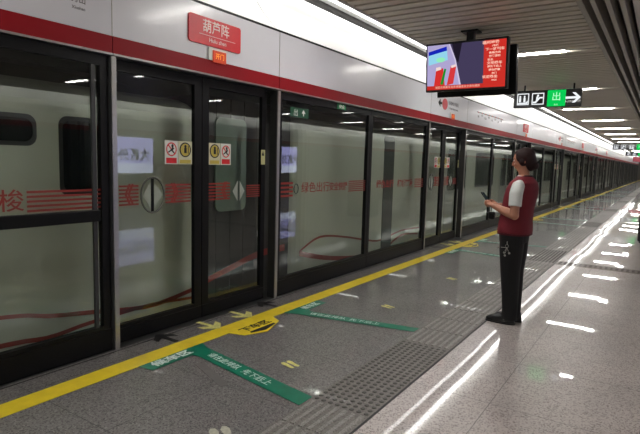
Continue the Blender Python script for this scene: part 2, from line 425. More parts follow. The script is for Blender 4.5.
def sticker(parent, y0, y1, z0, z1, kind):
    w_ = y1-y0; h = z1-z0; cx_ = (y0+y1)/2; zc = z0+h*.63; x = XD+.0005-.018
    s = MB().box(x, x+.0012, y0, y1, z0, z1).build('warning_sticker', WSTK if kind == 'ban' else mat('pale_sticker', (216, 214, 186), .5, var=.05), parent)
    x += .0013
    if kind == 'ban':
        ro = ring_pts(cx_, zc, w_*.40, h*.29); ri = ring_pts(cx_, zc, w_*.33, h*.24)
        mb = MB(); n = len(ro)
        for k in range(n):
            q = [ro[k], ro[(k+1) % n], ri[(k+1) % n], ri[k]]
            mb.prism(q, 'x', x, x+.001)
        mb.prism([(cx_-w_*.27, zc+h*.16), (cx_-w_*.22, zc+h*.2), (cx_+w_*.27, zc-h*.16), (cx_+w_*.22, zc-h*.2)], 'x', x, x+.0012)
        mb.build('ban_ring', RSTK, s)
        mb = MB(); mb.prism(ring_pts(cx_+.01, zc+h*.14, .012, .016, 10), 'x', x+.0012, x+.002)
        mb.prism([(cx_-.01, zc-h*.02), (cx_+.012, zc+h*.09), (cx_+.03, zc+h*.05), (cx_+.012, zc-h*.04), (cx_+.035, zc-h*.15), (cx_+.02, zc-h*.16), (cx_-.002, zc-h*.06), (cx_-.03, zc-h*.15), (cx_-.04, zc-h*.12)], 'x', x+.0012, x+.002)
        mb.build('figure', BLK, s)
        MB().box(x, x+.001, y0+w_*.1, y1-w_*.1, z0+h*.04, z0+h*.27).build('caption_bar', RSTK, s)
    else:
        MB().prism(ring_pts(cx_, zc, w_*.42, h*.32), 'x', x, x+.001).build('warning_disc', BLK, s)
        MB().prism(ring_pts(cx_, zc, w_*.34, h*.27), 'x', x+.001, x+.0018).build('disc_centre', YSTK, s)
        mb = MB(); mb.box(x+.0018, x+.0026, cx_-.014, cx_+.014, zc-h*.14, zc+h*.08); mb.prism(ring_pts(cx_, zc+h*.14, .013, .015, 10), 'x', x+.0018, x+.0026)
        mb.box(x+.0018, x+.0026, cx_+.028, cx_+.036, zc-h*.16, zc+h*.17)
        mb.build('figure', BLK, s)
        MB().box(x, x+.001, y0+w_*.1, y1-w_*.1, z0+h*.04, z0+h*.2).build('caption_bar', YSTK, s)
    return s
def leaf(side, printed=True):
    """sliding door leaf, local y from 0 to L; side = 'left' or 'right'"""
    L = .915 if side == 'left' else .885
    t = thing('sliding_door', '', 'sliding door')
    x0, x1 = XD-.04, XD
    a, b = (.035, .085) if side == 'left' else (.08, .06)
    mb = MB(); mb.box(x0, x1, 0, a, .12, ZT); mb.box(x0, x1, L-b, L, .12, ZT); mb.box(x0, x1, a, L-b, ZT-.08, ZT); mb.box(x0, x1, a, L-b, .12, .15)
    mb.build('frame', BLACK, t)
    box('kick_plate', BLACK, t, x0-.005, x1+.004, 0, L, .006, .119)
    box('glass_pane', GLASS, t, x0+.01, x1-.018, a+.0005, L-b-.0005, .1505, ZT-.0805)
    x = XD-.0172
    if side == 'left':
        sticker(t, .515, .655, 1.42, 1.62, 'ban'); sticker(t, .66, .815, 1.42, 1.62, 'warn')
        cy, cz, rv, ru = .385, 1.165, .145, .115
        if printed:
            stripes(.07, .25, 6, 1.09, 1.25, x, parent=t); stripes(.52, .80, 6, 1.09, 1.25, x, parent=t)
            text('lettering', '《', .17, DECR, t, (x+.001, .12, 1.165), **ON_WALL, bold=.004)
            text('lettering', '》', .17, DECR, t, (x+.001, .66, 1.165), **ON_WALL, bold=.004)
        mb = MB(); mb.tube([(x+.006, cy+ru*math.cos(2*PI*k/28), cz+rv*math.sin(2*PI*k/28)) for k in range(29)], .008, 8, caps=False); mb.build('opening_ring', mat('ring_grey', (110, 112, 108), .4, metal=.4, var=.1), t)
        box('seam_line', BLACK, t, x, x+.003, cy-.014, cy+.014, cz-rv+.01, cz+rv-.01)
        MB().prism([(cy-.10, cz), (cy-.018, cz-.11), (cy-.018, cz+.11)], 'x', x, x+.002).build('open_arrow', mat('arrow_pale', (170, 176, 166), .5, var=.05), t)
        MB().prism([(cy+.10, cz), (cy+.018, cz-.11), (cy+.018, cz+.11)], 'x', x, x+.002).build('open_arrow', MATS['arrow_pale'], t)
    else:
        sticker(t, .095, .245, 1.42, 1.62, 'warn'); sticker(t, .25, .385, 1.42, 1.62, 'ban')
        if printed:
            stripes(.085, .38, 6, 1.09, 1.25, x, parent=t); stripes(.62, .82, 6, 1.10, 1.22, x, parent=t)
            text('lettering', '《', .17, DECR, t, (x+.001, .26, 1.165), **ON_WALL, bold=.004)
        cy, cz = .50, 1.165
        for sg in (-1, 1): MB().prism([(cy+sg*.085, cz), (cy+sg*.014, cz-.10), (cy+sg*.014, cz+.10)], 'x', x, x+.002).build('open_arrow', MATS['arrow_pale'], t)
        s = MB().box(XD+.0002, XD+.0015, L-.08+.01, L-.005, 1.43, 1.58).build('caution_sticker', mat('caution_pale', (196, 192, 140), .5, var=.05), t)
        MB().prism([(L-.06, 1.52), (L-.02, 1.52), (L-.04, 1.57)], 'x', XD+.0016, XD+.0026).build('caution_symbol', BLK, s)
    return t
def header(L, seam, door):
    t = thing('door_fascia', '', 'fascia')
    box('white_panel', WHITE, t, XF-.2, XF, .004, L-.004, 2.337, 2.78)
    box('red_band', RED, t, XF-.2, XF+.003, .003, L-.003, 2.215, 2.335)
    box('lower_lip', STEEL, t, XF-.2, XF+.012, .002, L-.002, 2.199, 2.213)
    box('seam', STEEL, t, XF-.05, XF+.002, -.003, .0025, 2.337, 2.78)
    box('top_lip', BLACK, t, XF-.2, XF+.004, .002, L-.002, 2.782, 2.80)
    return t
def cove():
    """white cove panel and two rows of diffused light above one bay"""
    L = PITCH-.01
    t = thing('cove_light', '', 'cove light')
    MB().prism([(-3.43, 2.802), (-3.62, 3.00), (-3.78, 3.22), (-3.91, ZV+.02), (-3.97, ZV+.02), (-3.84, 3.20), (-3.68, 2.97), (-3.50, 2.802)], 'y', .0, L).build('cove_panel', COVEW, t)
    box('diffuser', emis('cove_diffuser', (255, 253, 250), COVE), t, -3.56, -3.475, .0, L, ZV-.01, ZV+.02)
    box('diffuser', emis('cove_diffuser_rear', (255, 253, 250), COVE*.5), t, -3.88, -3.80, .0, L, ZV-.02, ZV)
    box('reflector', COVEW, t, -3.68, -3.561, .0, L, ZV, ZV+.02)
    box('slot', mat('slot_grey', (70, 69, 68), .8, var=.1), t, -3.765, -3.685, .0, L, ZV-.05, ZV+.05)
    box('cove_top', COVEW, t, -3.68, -2.98, .0, L, ZV+.055, ZV+.075)
    box('edge_rail', mat('rail_white', (205, 203, 200), .5, var=.03), t, -3.01, -2.98, 0, L, ZC-.01, ZV+.05)
    return t
P = {}
def inst(key, make, y, label, group):
    if key not in P: P[key] = make(); o = P[key]
    else: o = dup(P[key])
    o.location = (0, y, 0); o['label'] = label; o['group'] = group; return o
for i in range(-1, NB):
    y = Y0+PITCH*i
    n = ordn[i] if i >= 0 else ''
    dn = '%s sliding door pair' % n if i >= 0 else ''
    where = 'the %s' % dn
    if i >= 0 and i < NB-1 or i == NB-1:
        inst('post', post, y, 'dark door post with bright steel face, near side of %s' % where, 'posts framing the platform screen doors')
        inst('post', post, y+DOORW+.03, 'dark door post with bright steel face, far side of %s' % where, 'posts framing the platform screen doors')
        inst('leafL%d' % (i > 1), lambda: leaf('left', i < 2), y+.012, 'near glass leaf with ringed arrows in %s' % where, 'sliding screen door leaves')
        inst('leafR%d' % (i > 1), lambda: leaf('right', i < 2), y+.935, 'far glass leaf with pale arrows in %s' % where, 'sliding screen door leaves')
        h = inst('headD', lambda: header(DOORW+.03, 1, 1), y-.03, 'short white fascia with red band directly above %s' % where, 'white and red header panels over the doors')
    yf = y+DOORW+.035
    if i >= NB-1: continue
    if i >= 0:
        lab1 = 'fixed glass panel directly beyond %s%s' % (where, ', with green exit sticker at top' if i == 0 else '')
        lab2 = ('fixed glass panel with red lettering, second one beyond %s' if i == 0 else 'clear fixed glass panel, second one beyond %s') % where
        inst('fixA%d' % (i > 0), lambda: fixed('exit' if i == 0 else 'clear'), yf, lab1, 'fixed glass panels between the doors')
        inst('fixB%d' % (i > 0), lambda: fixed('plain' if i == 0 else 'clear'), yf+2.047, lab2, 'fixed glass panels between the doors')
    else:
        inst('fixB0', lambda: fixed('plain'), yf, 'fixed glass panel beyond the left picture edge, before the push bar panel', 'fixed glass panels between the doors')
        inst('fixBar', lambda: fixed('bar'), yf+2.047, 'glass panel with black push bar and red stripes at the left picture edge', 'fixed glass panels between the doors')
    inst('headF', lambda: header(PITCH-DOORW-.03, 1, 0), y+DOORW, 'long white fascia with red band %s' % (('above the fixed glass beyond %s' % where) if i >= 0 else 'at the upper left picture corner'), 'white and red header panels over the doors')
    inst('cove', cove, y+DOORW, 'glowing white cove light above the header%s' % ((', starting beyond %s' % where) if i >= 0 else ' at the upper left picture corner'), 'continuous cove lights along the ceiling edge')

# ------------------------------------------------------------------ signs on the header
X = XF
def station_sign(yc, label):
    t = thing('station_sign', label, 'sign', (X+.001, yc, 2.565), group='red station name signs')
    MB().prism(rrect(-.315, .315, -.115, .115, .025), 'x', 0, .012).build('board', RSTK, t)
    tm = mat('sign_text_pale', (250, 226, 222), .5, emit=(255, 220, 215), es=.0, var=.02)
    text('station_name', '葫芦阵', .115, tm, t, (.013, .0, .035), **ON_WALL, sx=.95, bold=.001)
    box('rule', tm, t, .0122, .0128, -.2, .24, -.034, -.030)
    text('station_name', 'Hulu zhen', .052, tm, t, (.013, .02, -.068), **ON_WALL)
    return t
def indicator(yc, label):
    t = thing('door_indicator', label, 'indicator light', (X+.004, yc, 2.375), group='orange indicator lights on the header')
    box('backing', WSTK, t, 0, .012, -.12, .10, -.04, .065)
    box('display', mat('led_orange', (170, 50, 18), .4, emit=(235, 70, 25), es=.06, var=.1), t, .0125, .02, -.075, .085, -.055, .045)
    text('lettering', '开门', .055, mat('led_text', (255, 170, 60), .4, emit=(255, 170, 60), es=.12, var=.02), t, (.021, .005, -.005), **ON_WALL)
    return t
for i in range(0, 8):
    yc = Y0+PITCH*i+DOORW/2
    if i % 2 == 0: station_sign(yc+.04, 'red station name sign on the header above the %s sliding door pair' % ordn[i])
    indicator(yc+.07, 'small orange indicator on the red band above the %s sliding door pair' % ordn[i])
GT = mat('print_grey', (120, 116, 120), .5, var=.05); GTD = mat('print_dark', (70, 64, 68), .5, var=.05); PINK = mat('print_pink', (214, 92, 100), .5, var=.05)
for i in (1, 3, 5):
    yc = Y0+PITCH*i+.62
    t = thing('direction_decal', 'pink disc with black arrow and grey lettering on header beside the %s door indicator' % ordn[i], 'decal', (X+.0035, yc, 2.56), group='direction markings on the header')
    MB().prism(ring_pts(0, 0, .13, .10), 'x', 0, .003).build('disc', PINK, t)
    MB().prism([(-.33, 0), (-.23, .07), (-.23, .02), (-.15, .02), (-.15, -.02), (-.23, -.02), (-.23, -.07)], 'x', 0, .003).build('arrow', BLK, t)
    text('lettering', '往福州火车南站', .075, GT, t, (.001, .2, .04), **ON_WALL, align='LEFT')
    text('lettering', 'To South Railway Station', .05, GT, t, (.001, .2, -.05), **ON_WALL, align='LEFT')
for i in (-1, 1, 3):
    ys = Y0+PITCH*i+DOORW+.6 if i >= 0 else .05
    t = thing('route_map', ('faint grey route map printed on the header beyond the %s sliding door pair' % ordn[i]) if i >= 0 else 'grey route map lettering on the header at the upper left corner', 'route map', (X+.001, ys, 2.52), group='route maps on the header')
    box('route_line', GTD, t, 0, .002, 0, 2.1, .075, .092)
    for k in range(8): text('stop_name', ['象峰', '秀山', '罗汉山', '树兜', '屏山', '南门兜', '茶亭', '达道'][k], .055, GT, t, (.001, .12+k*.26, .03 if k % 2 else -.01), **ON_WALL)
    for k in range(8): MB().prism(ring_pts(.12+k*.26, .084, .018, .018, 12), 'x', .002, .004).build('stop_dot', PINK, t)
t = thing('header_lettering', 'small dark station lettering on the header left of the first panel seam', 'lettering', (X+.001, 2.11, 2.50))
text('lettering', '秀山', .055, GTD, t, (0, 0, .02), **ON_WALL); text('lettering', 'Xiushan', .03, GTD, t, (0, 0, -.035), **ON_WALL)

# ------------------------------------------------------------------ hanging screen
def hanging_screen():
    t = thing('hanging_screen', 'double-sided black display hanging from the ceiling, playing a red and lilac programme', 'display screen', (-2.185, 6.62, 2.715))
    W, H_ = 1.21, .71
    box('pole', BLACK, t, -.04, .05, -.02, .06, .16, .444)
    box('ceiling_plate', BLACK, t, -.10, .11, -.07, .11, .425, .444)
    box('bracket', BLACK, t, -.3, .3, -.04, .16, .10, .18)
    for s in (-1, 1):
        d = MB().box(-W/2, W/2, -.05, .05, -H_/2, H_/2, bev=.008).build('display' if s < 0 else 'rear_display', BLACK, t)
        d.location = (0, -.09 if s < 0 else .13, 0); d.rotation_euler = (math.radians(11*(-1 if s > 0 else .5)), 0, PI if s > 0 else 0)
        d.scale = (.85, 1, .85)
        if s > 0: d.location = (.03, .22, -.03)
        if s > 0: continue
        F = -.0505
        w2, h2 = W/2-.025, H_/2-.03
        def q(name, pts, rgb, st, e=0): return MB().prism(pts, 'y', F-.001-e, F-e).build(name, emis('screen_%s_%d' % (name, int(rgb[0]*3+rgb[1]*5+rgb[2])), rgb, st*.15), d)
        q('image', [(-w2, -h2+.06), (w2-.31, -h2+.06), (w2-.31, h2), (-w2, h2)], (74, 66, 98), .9)
        q('machine', [(-w2, -h2+.06), (-.08, -h2+.06), (-.16, .10), (-.25, h2), (-w2, h2)], (186, 176, 222), .95, .001)
        q('edge', [(-.08, -h2+.06), (-.055, -h2+.06), (-.14, .10), (-.23, h2), (-.25, h2), (-.16, .10)], (215, 205, 235), 1.0, .002)
        q('shadow', [(-.20, h2), (-.05, h2), (-.10, .05), (-.14, .10)], (38, 32, 48), .8, .002)
        q('monitor', [(-w2+.02, .04), (-.26, .10), (-.28, h2-.03), (-w2+.02, .22)], (150, 215, 240), 1.05, .002)
        q('monitor_bar', [(-w2+.02, .18), (-.275, .235), (-.28, h2-.03), (-w2+.02, .235)], (22, 40, 190), 1.0, .003)
        q('monitor_glow', ring_pts(-.37, .11, .07, .035, 14), (150, 240, 190), 1.05, .003)
        q('slot', [(-.47, -h2+.06), (-.30, -h2+.06), (-.33, -.01), (-.44, -.04)], (222, 52, 50), 1.0, .003)
        q('slot', [(-.27, -h2+.06), (-.17, -h2+.08), (-.13, .0), (-.21, .02)], (222, 62, 66), 1.0, .003)
        q('highlight', [(-.44, -.05), (-.36, -.03), (-.37, .01), (-.44, .0)], (250, 225, 220), 1.0, .004)
        q('highlight', [(-.20, -.02), (-.13, 0), (-.14, .03), (-.21, .015)], (250, 225, 220), 1.0, .004)
        q('card', [(-.37, -h2+.08), (-.33, -h2+.07), (-.28, -.03), (-.31, -.02)], (30, 150, 50), .9, .004)
        q('side_panel', [(w2-.31, -h2), (w2, -h2), (w2, h2), (w2-.31, h2)], (206, 50, 42), 1.05)
        q('ticker', [(-w2, -h2), (w2-.31, -h2), (w2-.31, -h2+.06), (-w2, -h2+.06)], (202, 50, 42), 1.0, .0005)
        lm = emis('screen_letters', (255, 190, 170), .17); kw = dict(xd=(1, 0, 0), yd=(0, 0, 1))
        for j, (s_, sz) in enumerate((('福州地铁', .05), ('1号线', .03), ('下一班列车', .045), ('象峰方向', .034), ('乘客须知', .034), ('安全', .034), ('文明乘车', .045), ('请先下后上', .034), ('请勿倚靠', .034), ('车门', .03), ('欢迎乘坐', .045), ('10:25', .03))):
            text('lettering', s_, sz, lm, d, (w2-.155-(.06 if j % 5 == 0 else 0), F-.002, h2-.035-j*.047), **kw, sx=1.2, bold=.001)
        text('lettering', '请您文明乘车有序排队', .04, lm, d, (-.25, F-.003, -h2+.03), **kw); text('lettering', '注意安全请勿拥挤', .04, lm, d, (.07, F-.003, -h2+.03), **kw)
    return t
hanging_screen()

# ------------------------------------------------------------------ hanging direction signs
SB = mat('sign_black', (24, 24, 28), .4, coat=.2, var=.05)
SW = emis('sign_white', (236, 240, 244), .18); SG = emis('sign_green', (10, 200, 84), .17); SGP = emis('sign_green_pale', (170, 250, 195), .18)
def direction_sign(name_label, x0, x1, y, z0, z1, icons, gpos, arrow):
    W = x1-x0; H_ = z1-z0
    t = thing('direction_sign', name_label, 'sign', ((x0+x1)/2, y, (z0+z1)/2), group='hanging direction signs')
    box('board', SB, t, -W/2, W/2, -.05, .05, -H_/2, H_/2, bev=.006)
    F = -.051
    for hx in (-W/2+.2, W/2-.15): MB().box(hx-.015, hx+.015, -.015, .015, H_/2-.001, ZC-(z0+z1)/2-.001).build('hanger', BLACK, t)
    a = H_*.34
    for ix, kind in icons:
        mb = MB(); o_ = .018
        for (ua, ub, va, vb) in ((ix-a, ix+a, a-o_, a), (ix-a, ix+a, -a, -a+o_), (ix-a, ix-a+o_, -a, a), (ix+a-o_, ix+a, -a, a)): mb.box(ua, ub, F-.002, F, va, vb)
        f = mb.build('icon_frame', SW, t)
        mb = MB()
        if kind == 'esc':
            mb.prism([(ix-a*.8, -a*.75), (ix-a*.3, -a*.75), (ix+a*.35, a*.05), (ix+a*.8, a*.05), (ix+a*.8, a*.3), (ix+a*.2, a*.3), (ix-a*.45, -a*.45), (ix-a*.8, -a*.45)], 'y', F-.002, F)
            mb.prism(ring_pts(ix-.0, a*.55, .02, .024, 10), 'y', F-.002, F)
            mb.prism([(ix-a*.25, a*.4), (ix+a*.05, a*.4), (ix+a*.0, -a*.05), (ix-a*.3, -a*.3)], 'y', F-.002, F)
        else:
            for k_ in (-.5, .25):
                mb.prism(ring_pts(ix+a*k_, a*.45, .018, .022, 10), 'y', F-.002, F); mb.box(ix+a*k_-.02, ix+a*k_+.02, F-.002, F, -a*.5, a*.25)
            mb.prism([(ix-a*.8, -a*.8), (ix+a*.8, -a*.8), (ix+a*.8, -a*.2), (ix+a*.5, -a*.55), (ix-a*.8, -a*.6)], 'y', F-.002, F)
        mb.build('icon', SW, t)
    MB().box(gpos-.17, gpos+.17, F-.003, F, -H_/2+.01, H_/2-.01).build('green_field', SG, t)
    text('lettering', '出', H_*.52, SGP, t, (gpos, F-.004, .02), xd=(1, 0, 0), yd=(0, 0, 1), bold=.001)
    text('lettering', 'Exit', H_*.14, SGP, t, (gpos, F-.004, -H_*.37), xd=(1, 0, 0), yd=(0, 0, 1))
    if arrow is not None:
        u = arrow; MB().prism([(u-.14, -.022), (u+.06, -.022), (u-.02, -.10), (u+.04, -.10), (u+.14, 0), (u+.04, .10), (u-.02, .10), (u+.06, .022), (u-.14, .022)], 'y', F-.002, F).build('arrow', SW, t)
    return t
direction_sign('black hanging sign with two icons, green exit field and white arrow, right of the screen', -2.775, -1.495, 11.5, 2.70, 3.045, [(-.455, 'lift'), (-.165, 'esc')], .185, .49)
direction_sign('small distant black hanging sign with white icons and green field', -2.92, -.85, 37.8, 2.72, 3.08, [(-.85, 'lift'), (-.45, 'esc'), (0, 'lift')], .44, .85)
direction_sign('farthest and lowest black hanging sign with green field, at right picture edge', -3.0, -1.1, 52, 2.66, 2.98, [(-.7, 'esc'), (-.3, 'lift')], .15, .65)
t = thing('red_banner', 'distant red banner hanging over the platform below the farthest signs', 'banner', (-2.0, 58, 2.6))
box('cloth', mat('banner_red', (120, 44, 56), .6, var=.1), t, -.7, 1.5, -.02, .02, -.35, .1); box('rod', STEEL, t, -.7, 1.5, -.025, .025, .1, .13); 
for hx in (-.6, 1.4): box('hanger', STEEL, t, hx-.01, hx+.01, -.01, .01, .13, .558)

# ------------------------------------------------------------------ platform furniture on the right
t = thing('litter_bin', 'dark waist-high litter bin on the light floor at the right picture edge', 'litter bin', (-.17, 12.55, 0))
MB().box(-.20, .55, -.22, .22, .03, .86, bev=.02).build('body', mat('bin_dark', (44, 42, 44), .35, metal=.3, var=.1), t)
MB().box(-.22, .57, -.24, .24, .862, .92, bev=.015).build('top', DGREY, t); box('plinth', BLACK, t, -.17, .52, -.19, .19, 0, .029)
for k in (0, 1): box('opening', BLACK, t, -.12+k*.36, .13+k*.36, -.226, -.2205, .62, .78)
LBX = ((10.05, 11.55, 'nearer'), (18.45, 19.6, 'farther')); LBZ = (.92, 2.08)
for k, (ya, yb, nm) in enumerate(LBX):
    zc = (LBZ[0]+LBZ[1])/2; hz = (LBZ[1]-LBZ[0])/2
    t = thing('advert_lightbox', 'lilac advertising lightbox mirrored in the door glass, the %s of two' % nm, 'lightbox', (XW-.002, (ya+yb)/2, zc), group='lilac lightboxes mirrored in the glass')
    wy = (yb-ya)/2
    box('frame', STEEL, t, -.05, 0, -wy-.04, wy+.04, -hz-.04, hz+.04)
    box('poster', emis('poster_lilac', (176, 172, 235), ADV), t, -.054, -.051, -wy, wy, -hz, hz)
    pm = emis('poster_dark', (40, 36, 60), .3)
    text('lettering', '大新外', .42, pm, t, (-.058, 0, 0), xd=(0, -1, 0), yd=(0, 0, 1), bold=.01)
    box('strip', emis('poster_pale', (206, 210, 240), ADV), t, -.057, -.0545, -wy, wy, -hz, -hz*.45)

# ------------------------------------------------------------------ train
XT = -3.72
def train_car(y0, y1, label, blind0, wins):
    t = thing('train_car', label, 'train car', (0, y0, 0), group='cars of the metro train')
    L = y1-y0; xc = XT-1.4
    prof = [(-.75, 1.32), (-.6, 1.36), (0, 1.40), (1.2, 1.40), (1.78, 1.40), (1.86, 1.385), (1.93, 1.345), (1.985, 1.28), (2.02, 1.2)]
    mb = MB(); rs = []
    for z, hw in prof:
        r = .22; pts = rrect(xc-hw, xc+hw, 0.0+(1.4-hw)*.3, L-(1.4-hw)*.3, r if hw > .5 else .15, 6)
        rs.append([mb.bm.verts.new((u, v, z)) for u, v in pts])
    n = len(rs[0]); fs = []
    for a, b in zip(rs[:-1], rs[1:]):
        for k in range(n): fs.append(mb.bm.faces.new((a[k], a[(k+1) % n], b[(k+1) % n], b[k])))
    fs += [mb.bm.faces.new(rs[0][::-1]), mb.bm.faces.new(rs[-1])]
    bmesh.ops.recalc_face_normals(mb.bm, faces=fs)
    mb.build('body', TRAIN, t)
    MB().loft([(xc, L/2, 2.021, 1.19, L/2-.1, .3), (xc, L/2, 2.15, 1.0, L/2-.2, .3), (xc, L/2, 2.25, .6, L/2-.3, .3)], 40).build('roof', mat('train_roof_dark', (92, 92, 84), .5, var=.1), t)
    box('underframe', BLACK, t, xc-1.1, xc+1.1, 1.0, L-1.0, -1.2, -.76)
    for (a, b, z0, z1, kind) in wins:
        a -= y0; b -= y0
        if kind == 'w':
            wf = MB().prism(rrect(a-.03, b+.03, z0-.03, z1+.03, .07), 'x', XT-.01, XT+.004).build('window_frame', DGREY, t)
            MB().prism(rrect(a, b, z0, z1, .06), 'x', XT+.0045, XT+.008).build('pane', PANE if y0 < 0 else mat('grey_window', (74, 80, 76), .12, coat=1, var=.1), wf)
        elif kind == 'd':
            d = MB().prism(rrect(a, b, z0, z1, .05), 'x', XT-.01, XT+.006).build('door', mat('train_door_paint', (160, 162, 154), .4, coat=.3, var=.04), t)
            for (p, q_) in ((a+.1, (a+b)/2-.08), ((a+b)/2+.08, b-.1)):
                MB().prism(rrect(p, q_, .95, 1.8, .07), 'x', XT+.0065, XT+.01).build('pane', PANE if y0 < 0 else mat('grey_window', (74, 80, 76), .12, coat=1, var=.1), d)
            box('seam', BLACK, d, XT+.0065, XT+.008, (a+b)/2-.008, (a+b)/2+.008, z0+.02, z1-.02)
        elif kind == 's':
            MB().prism(rrect(a, b, z0, z1, .05), 'x', XT-.01, XT+.006).build('door_gap', mat('seal_dark', (58, 62, 58), .5, coat=.2, var=.1), t)
    return t
def reg(y0, y1):
    W = []; y = y0
    while y+4.1 < y1:
        W.append((y, y+1.35, .06, 1.76, 'd')); W.append((y+2.0, y+3.5, 1.0, 1.75, 'w')); y += 4.15
    return W
def ribbon(parent, pts, w, y0):
    """painted stripe following pts (y, z) on the car side"""
    mb = MB(); n = len(pts); N = 24; cur = []
    for k in range(N+1):
        s = k/N*(n-1); i = min(int(s), n-2); f = s-i
        p0 = pts[max(i-1, 0)]; p1 = pts[i]; p2 = pts[i+1]; p3 = pts[min(i+2, n-1)]
        cur.append([.5*((2*p1[j])+(-p0[j]+p2[j])*f+(2*p0[j]-5*p1[j]+4*p2[j]-p3[j])*f*f+(-p0[j]+3*p1[j]-3*p2[j]+p3[j])*f**3) for j in (0, 1)])
    for k in range(N):
        wa = w[0]+(w[1]-w[0])*k/N; wb = w[0]+(w[1]-w[0])*(k+1)/N; a, b = cur[k], cur[k+1]
        mb.prism([(a[0]-y0, a[1]-wa), (b[0]-y0, b[1]-wb), (b[0]-y0, b[1]+wb), (a[0]-y0, a[1]+wa)], 'x', XT+.0005, XT+.003)
    return mb.build('ribbon', TRIB, parent)
ca = train_car(-15.4, 3.63, 'grey metro train car behind the nearest sliding doors, red ribbons low down', 0,
               [(.75, 1.94, 1.56, 1.72, 'w'), (2.16, 2.40, 1.2, 1.73, 'w'), (-1.6, -.25, .06, 1.76, 'd')])
ribbon(ca, [(-1.0, .42), (.5, .44), (1.69, .35), (2.03, .281), (2.35, .235), (2.9, .16), (3.35, .2), (3.6, .25)], (.012, .022), -15.4)
ribbon(ca, [(-1.0, .25), (.6, .17), (1.68, .15), (2.02, .121), (2.35, .15), (2.93, .17), (3.33, .14), (3.6, .12)], (.02, .012), -15.4)
cb = train_car(5.13, 24.1, 'grey metro train car behind the fixed glass and the hanging screen', 0, [(7.42, 7.78, .05, 1.9, 's')]+reg(10.2, 24))
ribbon(cb, [(5.2, .36), (5.64, .49), (6.29, .42), (6.89, .31), (7.4, .25), (8.2, .33), (9.2, .3)], (.014, .014), 5.13)
ribbon(cb, [(5.18, .33), (5.9, .17), (6.9, .06), (7.56, .10), (8.2, .25), (8.9, .2)], (.035, .012), 5.13)
train_car(25.0, 44.0, 'third grey metro train car, far along the platform', 0, reg(25.6, 44))
train_car(44.9, 63.9, 'fourth grey metro train car, farthest visible along the platform', 0, reg(45.5, 63))
t = thing('train_gangway', 'dark gangway between two train cars behind the nearest doors', 'gangway', (0, 3.63, 0), group='gangways between the train cars')
mb = MB(); k = 0
for j in range(14):
    ya = .02+j*1.46/14
    mb.prism([(ya, -.6), (ya+1.46/28, -.6), (ya+1.46/14, -.6), (ya+1.46/14, 2.1), (ya+.05, 2.1), (ya, 2.1)], 'x', XT-2.2, XT-.12-(j % 2)*.004)
mb.build('bellows', BELL, t)
MB().prism(rrect(.20, .66, .93, 1.90, .07), 'x', XT-.119, XT-.10).build('panel', mat('gangway_pane', (120, 134, 124), .2, coat=.5, var=.08, vscale=3), t)
ribbon(t, [(3.63, .22), (4.0, .30), (4.5, .40), (5.0, .42)], (.03, .04), 3.63).location = (-.095, 0, 0)

